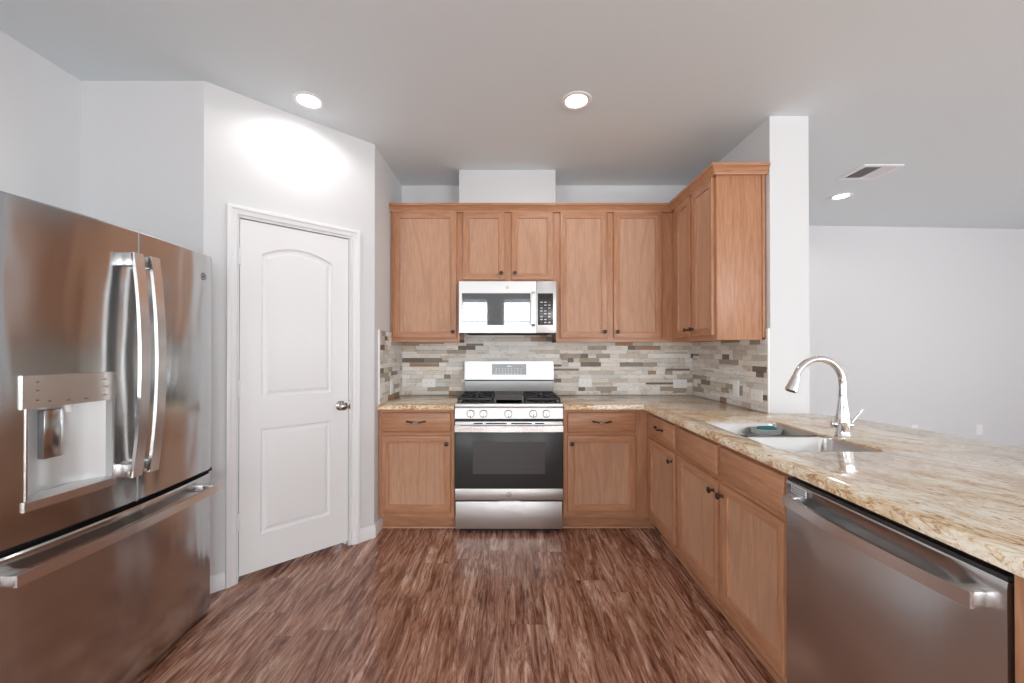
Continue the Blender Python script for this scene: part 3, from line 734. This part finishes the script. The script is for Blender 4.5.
for xx in (RC-0.247, RC+0.247):
    for yy in (3.045, 3.292):
        m = MB(); m.lathe([(0.050, 0.0), (0.050, 0.008), (0.040, 0.010), (0.036, 0.018), (0.0, 0.020)], (xx, yy, 0.919), (0, 0, 1), 24); build('burner', m, 'iron', rg, world=True)
m = MB(); m.box(RC-0.108, RC+0.108, YR+0.040, 3.425, 0.944, 0.953, 0.003)
m.box(RC-0.108, RC-0.098, YR+0.040, 3.425, 0.953, 0.958); m.box(RC+0.098, RC+0.108, YR+0.040, 3.425, 0.953, 0.958); m.box(RC-0.108, RC+0.108, 3.415, 3.425, 0.953, 0.958)
for x in (RC-0.105, RC+0.093):
    for y in (YR+0.045, 3.40): m.box(x, x+0.012, y, y+0.012, 0.9195, 0.945)
build('griddle_plate', m, 'griddle', rg, world=True)
# backguard
m = MB(); m.loft([[(x, 3.440, 1.052), (x, 3.452, 1.208), (x, 3.500, 1.208), (x, 3.500, 1.052)] for x in (RX0+0.004, RX1-0.004)], True, True, True); bg = build('backguard', m, 'steel', rg, world=True)
m = MB(); m.box(RX0+0.004, RX1-0.004, 3.448, 3.500, 1.042, 1.0515); build('backguard_seam', m, 'cavity', rg, world=True)
m = MB(); m.loft([[(x, 3.430, 0.919), (x, 3.448, 0.940), (x, 3.462, 1.0415), (x, 3.500, 1.0415), (x, 3.500, 0.919)] for x in (RX0+0.006, RX1-0.006)], True, True, True); build('rear_riser', m, 'darkened_steel', rg, world=True)  # steel darkened in colour to stand in for dark reflections
dsp = [(RC-0.146, 3.443), (RC+0.146, 3.443)]
zf = lambda z: 3.440+(z-1.052)/0.156*0.012
m = MB(); m.loft([[(x, zf(1.094)-0.0015, 1.094), (x, zf(1.184)-0.0015, 1.184), (x, zf(1.184)+0.004, 1.184), (x, zf(1.094)+0.004, 1.094)] for x in (RC-0.146, RC+0.146)], True, True, True); dp = build('display', m, 'grey_panel', bg, world=True, label='grey glass clock and control display')
m = MB()
for k in range(4): m.box(RC-0.014+0.009*k, RC-0.008+0.009*k, zf(1.166)-0.0022, zf(1.166)-0.0010, 1.160, 1.171)
build('clock_digits', m, 'white_mark', dp, world=True)
m = MB()
for r in range(3):
    for k in range(9): m.box(RC-0.115+0.026*k, RC-0.102+0.026*k, zf(1.11)-0.0020, zf(1.11)+0.002, 1.106+0.018*r, 1.109+0.018*r)
build('display_legends', m, 'white_mark', dp, world=True)
def logo(name, parent, c, ax, up, r, mats=('grey_mark',), world=True):
    """round monogram badge: ring and script letters"""
    a = Vector(ax).normalized(); u = Vector(up).normalized(); rgt = u.cross(a)
    m = MB(); m4 = Matrix((rgt, u, a)).transposed().to_4x4(); m4.translation = Vector(c)+a*0.0008
    loops = []
    for rr, h in ((r, 0), (r, 0.0012), (r*0.84, 0.0012), (r*0.84, 0)):
        loops.append([Vector(c)+(rgt*math.cos(2*PI*k/24)+u*math.sin(2*PI*k/24))*rr+a*h for k in range(24)])
    m.loft(loops, True)
    m.text('GE', r*1.05, m4)
    return build(name, m, mats[0], parent, world=world, smooth=0)
logo('logo_badge', od, (RC, YR-0.0062, 0.280), (0, -1, 0), (0, 0, 1), 0.017)

# ------------------------------------------------------------------ microwave
mw = thing('microwave_oven', 'stainless over-the-range microwave hung under the short upper cabinet', 'microwave', (-0.016, 3.30, 1.433))
X0, X1, YM = -0.392, 0.360, 3.125; Z0, Z1 = 1.436, 1.834
m = MB(); m.box(X0+0.002, X1-0.002, YM+0.028, 3.515, Z0+0.004, Z1); build('body', m, 'grey_paint', mw, world=True)
m = MB(); m.box(X0+0.05, X1-0.05, YM+0.05, 3.45, Z0-0.006, Z0+0.0035); build('underside_vent', m, 'cavity', mw, world=True)
XD = 0.206
def framed(m, x0, x1, z0, z1, hx0, hx1, hz0, hz1, y0, y1):
    m.slab([(x0, z0), (x1, z0), (x1, z1), (x0, z1)], [[(hx0, hz0), (hx1, hz0), (hx1, hz1), (hx0, hz1)]], 0, 1, 0, 0, lambda x, z, t: (x, y1+(y0-y1)*t, z))
m = MB(); framed(m, X0, XD-0.001, Z0, Z1, -0.369, 0.160, 1.496, 1.743, YM, YM+0.026); md = build('door', m, 'steel', mw, world=True)
m = MB(); tilt = 0.0100
m.loft([[(x, YM+0.013, 1.495), (x, YM+0.013-tilt, 1.744), (x, YM+0.025, 1.744), (x, YM+0.025, 1.495)] for x in (-0.370, 0.161)], True, True, True); build('door_window', m, 'mw_glass', md, world=True)
m = MB(); m.bar([(0.180, YM-0.006, 1.490), (0.180, YM-0.030, 1.505), (0.180, YM-0.036, 1.62), (0.180, YM-0.030, 1.735), (0.180, YM-0.006, 1.750)], 0.013, 0.006, (1, 0, 0)); m.box(0.168, 0.192, YM-0.016, YM+0.001, 1.486, 1.502, 0.002); m.box(0.168, 0.192, YM-0.016, YM+0.001, 1.738, 1.754, 0.002)
build('door_handle', m, 'steel_bar', md, world=True)
logo('logo_badge', md, (-0.018, YM-0.0002, 1.787), (0, -1, 0), (0, 0, 1), 0.011)
m = MB(); m.box(XD+0.001, X1, YM, YM+0.026, Z0, Z1, 0.002); cp = build('control_panel', m, 'steel', mw, world=True)
m = MB(); m.box(0.216, 0.335, YM-0.002, YM+0.002, 1.497, 1.742, 0.001); kp = build('keypad', m, 'dark_panel', cp, world=True, label='black touch keypad with pale legends')
m = MB(); m.box(0.232, 0.318, YM-0.0028, YM-0.0015, 1.702, 1.728)
build('clock_window', m, 'enamel', kp, world=True)
for r in range(8):
    for q in range(3):
        m = MB(); xx = 0.236+0.030*q; zz = 1.512+0.0225*r
        m.box(xx, xx+0.018, YM-0.0027, YM-0.0015, zz, zz+(0.009 if r < 4 else 0.006)); build('key', m, 'white_mark' if (r+q) % 3 else 'grey_mark', kp, world=True)

# ------------------------------------------------------------------ refrigerator
fg = thing('refrigerator', 'large stainless french door refrigerator with ice and water dispenser', 'refrigerator', (-1.85, 1.575, 0))
FY0, FY1, FC = 1.128, 2.052, 1.576
def xf(y):     # bowed front
    u = (y-FC)/0.446
    b = -1.445-0.034*u*u
    e = max(0.0, (abs(u)-0.93)/0.07); return b-0.010*e**2.2
m = MB(); m.box(-2.24, -1.565, FY0+0.004, FY1-0.004, 0.03, 1.748, 0.004); build('cabinet', m, 'grey_paint', fg, world=True)
m = MB(); m.box(-2.20, -1.52, FY0+0.02, FY1-0.02, 0.0, 0.032); build('base_grille', m, 'rubber', fg, world=True)
def bowed(y0, y1, z0, z1, cut=None, xb=-1.556, edge=0.006):
    """curved door skin; cut = (ya, yb, za, zb) leaves an opening"""
    ys = [y0+(y1-y0)*k/18 for k in range(19)]; zs = [z0, z0+edge, z1-edge, z1]
    if cut: ys = sorted([y for y in ys if min(abs(y-cut[0]), abs(y-cut[1])) > 0.008]+[cut[0], cut[1]]); zs = sorted(zs+[cut[2], cut[3]])
    m = MB(); inset = lambda z: edge*0.8 if z in (z0, z1) else 0.0
    V = [[m.b.verts.new((xf(y)-inset(z), y, z)) for y in ys] for z in zs]
    for i in range(len(zs)-1):
        for j in range(len(ys)-1):
            if cut and cut[0]-1e-6 <= ys[j] and ys[j+1] <= cut[1]+1e-6 and cut[2]-1e-6 <= zs[i] and zs[i+1] <= cut[3]+1e-6: continue
            m.b.faces.new((V[i][j], V[i][j+1], V[i+1][j+1], V[i+1][j]))
    Bk = [[m.b.verts.new((xb, y, z)) for y in (y0, y1)] for z in (z0, z1)]
    m.b.faces.new((Bk[0][0], Bk[0][1], Bk[1][1], Bk[1][0]))
    m.b.faces.new([Bk[0][0]]+V[0]+[Bk[0][1]]); m.b.faces.new([Bk[1][0]]+V[-1]+[Bk[1][1]])
    m.b.faces.new([Bk[0][0]]+[V[i][0] for i in range(len(zs))]+[Bk[1][0]]); m.b.faces.new([Bk[0][1]]+[V[i][-1] for i in range(len(zs))]+[Bk[1][1]])
    return m
ZD0, ZD1 = 0.716, 1.765; CUT = (1.227, 1.478, 0.842, 1.130)
dl = build('door', bowed(FY0, FC-0.0045, ZD0, ZD1, CUT), 'steel_door', fg, world=True, smooth=30, label='left door with the dispenser')
drr = build('door', bowed(FC+0.0035, FY1, ZD0, ZD1), 'steel_door', fg, world=True, smooth=30, label='right door with round badge')
fz = build('freezer_drawer', bowed(FY0, FY1, 0.035, 0.697), 'steel_door', fg, world=True, smooth=30)
m = MB(); m.box(-1.60, -1.500, FY0+0.01, FY1-0.01, 0.6975, 0.7155); build('gasket', m, 'cavity', fg, world=True)
m = MB(); m.box(-1.565, -1.449, FC-0.0028, FC+0.0028, ZD0, ZD1-0.002); build('door_gap_glint', m, 'silver', fg, world=True)  # silver strip standing in for the bright reflection in the door gap
def vhandle(yc, parent):
    m = MB(); n = 20; zb, zt = 0.828, 1.668
    path = []
    for k in range(n+1):
        u = -1+2*k/n; path.append((-1.406+0.030*(1-u*u), yc, (zb+zt)/2+u*(zt-zb)/2))
    m.bar(path, 0.0195, 0.006, (0, 1, 0))
    for z in (zb, zt-0.05): m.box(xf(yc)-0.004, -1.402, yc-0.0195, yc+0.0195, z, z+0.05, 0.003)
    return build('handle', m, 'steel_bar', parent, world=True)
vhandle(1.526, dl); vhandle(1.598, drr)
m = MB(); n = 24; path = []
for k in range(n+1):
    u = -1+2*k/n; path.append((-1.412+0.016*(1-u*u), (1.160+1.985)/2+u*0.4125, 0.640))
m.bar(path, 0.017, 0.006, (0, 0, 1))
for y in (1.160, 1.985-0.045): m.box(xf(y+0.02)-0.010, -1.408, y, y+0.045, 0.624, 0.656, 0.003)
build('handle', m, 'steel_bar', fz, world=True)
logo('logo_badge', drr, (xf(1.93)+0.0006, 1.935, 1.655), (1, 0, 0), (0, 0, 1), 0.017)
# dispenser
ya, yb, za, zb = CUT
m = MB(); px = -1.446
m.loft([[(xf(y)+0.008, y, 1.124), (xf(y)+0.008, y, 1.224), (xf(y)-0.002, y, 1.2255), (xf(y)-0.002, y, 1.1225)] for y in [1.213+(1.481-1.213)*k/8 for k in range(9)]], True, True, True); dpn = build('dispenser_panel', m, 'steel_bar', dl, world=True)
for (y, z, l) in ((1.245, 1.202, 0.018), (1.245, 1.176, 0.022), (1.245, 1.146, 0.014), (1.275, 1.140, 0.014), (1.325, 1.137, 0.018), (1.375, 1.136, 0.014), (1.435, 1.198, 0.014), (1.435, 1.172, 0.020), (1.435, 1.142, 0.012)):
    m = MB(); m.box(xf(y)+0.005, xf(y)+0.0088, y, y+l, z, z+0.0035); build('panel_legend', m, 'grey_mark', dpn, world=True)
m = MB(); xb = -1.535
ring0 = [(xf(ya)-0.001, ya, za), (xf(yb)-0.001, yb, za), (xf(yb)-0.001, yb, zb), (xf(ya)-0.001, ya, zb)]
cols = 14
# curved back wall of the niche
loops = []
for z in (za, zb):
    loops.append([(xf(ya)-0.001, ya, z)]+[(xb+0.062*(2*k/cols-1)**2, ya+(yb-ya)*k/cols, z) for k in range(cols+1)]+[(xf(yb)-0.001, yb, z)])
m.loft(loops, closed=False); m.face(loops[0]); m.face(loops[1])
build('dispenser_niche', m, 'silver', dl, world=True)
m = MB(); m.loft([[(xf(y)-0.004, y, 0.811), (xf(y)+0.009, y, 0.813), (xf(y)+0.009, y, 0.840), (xf(y)-0.002, y, 0.8445), (-1.515, y, 0.8445), (-1.515, y, 0.8425), (xf(y)-0.004, y, 0.8425)] for y in [1.219+(1.482-1.219)*k/8 for k in range(9)]], True, True, True); build('drip_tray', m, 'steel_bar', dl, world=True)
for k in range(2):
    m = MB(); m.box(xf(ya)-0.002 if k == 0 else xf(yb)-0.002, (xf(ya) if k == 0 else xf(yb))+0.004, ya-0.002 if k == 0 else yb-0.002, ya+0.003 if k == 0 else yb+0.003, za, 1.123)
    build('niche_edge', m, 'steel_bar', dl, world=True)
m = MB(); m.box(-1.500, -1.476, 1.285, 1.343, 0.955, 1.112, 0.004); build('dispenser_paddle', m, 'steel_door', dl, world=True)
m = MB(); m.lathe([(0.012, 0.0), (0.011, 0.02), (0.008, 0.034), (0.0, 0.035)], (-1.478, 1.356, 1.130), (0, 0, -1), 14); build('water_nozzle', m, 'plastic', dl, world=True)

# ------------------------------------------------------------------ dishwasher
dw = thing('dishwasher', 'stainless dishwasher with bowed bar handle at the near end of the peninsula', 'dishwasher', (1.25, 1.105, 0))
DY0, DY1, DX = 0.786, 1.411, 0.962
m = MB(); m.box(DX+0.035, 1.56, DY0+0.004, DY1-0.004, 0.09, 0.868); build('tub', m, 'black', dw, world=True)
m = MB(); m.box(DX+0.08, DX+0.10, DY0, DY1, 0.0, 0.10); build('toe_plate', m, 'black', dw, world=True)
m = MB()   # door: main skin, sloped scoop, top band
ym = lambda k: DY0+(DY1-DY0)*k/20
loops = []
def scoop(y):  # depth of the hollow behind the handle
    u = (y-(DY0+DY1)/2)/0.235; return 0.022*max(0.0, 1-abs(u)**6)
for k in range(21):
    y = ym(k); s_ = scoop(y)
    loops.append([(DX+0.034, y, 0.105), (DX+0.002, y, 0.106), (DX, y, 0.110), (DX, y, 0.755), (DX+s_*0.35, y, 0.775), (DX+s_, y, 0.800), (DX+s_, y, 0.820), (DX+s_*0.6, y, 0.838), (DX+0.001, y, 0.848), (DX+0.003, y, 0.852), (DX+0.034, y, 0.852)])
m.loft(loops, True, True, True); dd = build('door', m, 'steel_dw', dw, world=True, smooth=40)
m = MB(); m.box(DX+0.004, DX+0.034, DY0+0.002, DY1-0.002, 0.8525, 0.862); build('control_strip', m, 'dark_panel', dw, world=True)
m = MB(); n = 24; path = []
for k in range(n+1):
    u = -1+2*k/n; path.append((DX-0.026-0.018*(1-u*u), (0.822+1.385)/2+u*0.2815, 0.796))
m.bar(path, 0.0165, 0.006, (0, 0, 1))
m.box(DX-0.030, DX+0.002, 0.822, 0.858, 0.780, 0.812, 0.003); m.box(DX-0.030, DX+0.002, 1.349, 1.385, 0.780, 0.812, 0.003)
build('handle', m, 'steel_bar', dd, world=True)
m = MB(); m.box(DX-0.0015, DX+0.001, 1.315, 1.385, 0.820, 0.846, 0.0006); vp = build('vent_plate', m, 'white_mark', dd, world=True, label='small pale vent plate with dark slots')
m = MB()
for r in range(3):
    for k in range(6): m.box(DX-0.0022, DX-0.001, 1.319+0.0108*k+0.003*(r % 2), 1.326+0.0108*k+0.003*(r % 2), 0.823+0.0078*r, 0.828+0.0078*r)
build('vent_slots', m, 'cavity', vp, world=True)

# ------------------------------------------------------------------ outlets and switches
def plate_thing(name, label, cat, loc, rz, kind, horiz=False, group=None):
    t = thing(name, label, cat, loc, rz, group)
    w_, h_ = (0.120, 0.076) if horiz else (0.076, 0.120)
    if kind == 'double': w_, h_ = 0.125, 0.078
    m = MB(); L = lambda d, y: [(-w_/2+d, y, -h_/2+d), (w_/2-d, y, -h_/2+d), (w_/2-d, y, h_/2-d), (-w_/2+d, y, h_/2-d)]
    m.loft([L(0, 0), L(0, -0.003), L(0.003, -0.006), L(0.008, -0.0065)], True, True, True); p = build('plate', m, 'plastic', t)
    if kind == 'switch':
        m = MB(); m.box(-0.017, 0.017, -0.0082, -0.006, -0.034, 0.034, 0.001); build('rocker', m, 'plastic', t)
        m = MB(); m.box(-0.004, 0.004, -0.014, -0.008, -0.004, 0.010, 0.001); build('toggle', m, 'trim', t)
    else:
        for s in (-1, 1):
            m = MB(); cx, cz = (s*0.021, 0) if horiz else (0, s*0.021)
            rr = roundrect(cx-0.0165, cx+0.0165, cz-0.0165, cz+0.0165, 0.008, 4); m.loft([[(x, -0.006, z) for x, z in rr], [(x, -0.0082, z) for x, z in rr]], True, False, True); sk_ = build('socket', m, 'plastic', t)
            m = MB()
            for q in (-1, 1):
                if horiz: m.box(cx-0.004+0.001, cx+0.004, -0.0084, -0.008, cz+q*0.006-0.0009, cz+q*0.006+0.0009)
                else: m.box(cx+q*0.006-0.0009, cx+q*0.006+0.0009, -0.0084, -0.008, cz-0.003, cz+0.004)
            m.lathe([(0.0022, 0), (0.0, 0.0004)], (cx+(-0.009 if horiz else 0), -0.0081, cz+(0 if horiz else -0.009)), (0, -1, 0), 8)
            build('slots', m, 'grey_mark', sk_)
    return t
gO = 'white outlets on the stone backsplash'
yo = YB-0.0125
plate_thing('wall_outlet', 'white outlet on the stone between the range and left corner', 'outlet', (-0.702, yo, 1.018), 0, 'outlet', True, gO)
plate_thing('wall_outlet', 'white outlet on the stone just right of the range', 'outlet', (0.655, yo, 1.020), 0, 'outlet', True, gO)
plate_thing('wall_outlet', 'white outlet on the back stone beside the right inside corner', 'outlet', (1.480, yo, 1.012), 0, 'outlet', True, gO)
plate_thing('light_switch', 'upright white switch plate on the right hand stone wall', 'switch', (XS0-0.0125, 2.838, 1.034), PI/2*-1, 'switch')
plate_thing('wall_outlet', 'white outlet on right hand stone wall nearest the partition end', 'outlet', (XS0-0.0125, 2.600, 1.013), -PI/2, 'outlet', True, gO)
plate_thing('light_switch', 'white switch plate on the narrow left return of stone', 'switch', (XL+0.0125, 3.19, 1.015), PI/2, 'switch')
fa_ = math.atan(FARS)
plate_thing('wall_outlet', 'upright white outlet low on the far wall, right one', 'outlet', (5.53, far_y(5.53)-0.001, 0.366), fa_, 'outlet')
plate_thing('wall_outlet', 'white outlet on the far wall partly hidden by the worktop', 'outlet', (4.725, far_y(4.725)-0.001, 0.372), fa_, 'outlet')

# ------------------------------------------------------------------ ceiling fittings
def downlight(label, x, y, r=0.088):
    t = thing('ceiling_light', label, 'ceiling light', (x, y, HC), 0, 'recessed ceiling lights')
    m = MB(); loops = [[(rr*math.cos(2*PI*k/36), rr*math.sin(2*PI*k/36), z) for k in range(36)] for rr, z in ((r, 0.0), (r, -0.004), (r-0.006, -0.007), (r*0.76, -0.005), (r*0.70, -0.002))]
    m.loft(loops, True); build('trim_ring', m, 'trim', t)
    m = MB(); m.lathe([(r*0.71, 0.0), (r*0.70, -0.0028), (0.0, -0.0030)], (0, 0, 0), (0, 0, 1), 36); build('lens', m, 'lens', t)
    l = bpy.data.lights.new('lamp', 'SPOT'); l.energy = LAMP_W; l.spot_size = math.radians(172); l.spot_blend = 0.45; l.shadow_soft_size = 0.06; l.color = (1, 0.97, 0.93)
    o = bpy.data.objects.new('lamp', l); C.objects.link(o); o.location = (0, 0, -0.03); o.parent = t
    return t
downlight('glowing recessed ceiling light near the pantry wall', -1.160, 2.330)
downlight('glowing recessed ceiling light above the middle of the kitchen', 0.385, 2.330)
downlight('glowing recessed ceiling light in the next room beyond the partition', 3.100, 3.780)
vt = thing('ceiling_vent', 'white rectangular air vent in the ceiling beyond the partition', 'vent', (2.908, 3.265, HC))
m = MB(); m.slab(roundrect(-0.155, 0.155, -0.135, 0.135, 0.006, 2), [roundrect(-0.125, 0.125, -0.105, 0.105, 0.003, 2)], -0.008, 0.0); build('frame', m, 'trim', vt)
m = MB(); m.box(-0.126, 0.126, -0.106, 0.106, -0.0012, -0.0004); build('backing', m, 'grey_paint', vt)
for k in range(9):
    m = MB(); x = -0.112+0.028*k; s_ = -1 if k < 5 else 1
    m.loft([[(x-0.010*s_, y, -0.001), (x+0.010*s_, y, -0.0095), (x+0.0115*s_, y, -0.009), (x-0.0085*s_, y, -0.0005)] for y in (-0.106, 0.106)], True, True, True); build('louver', m, 'trim', vt)
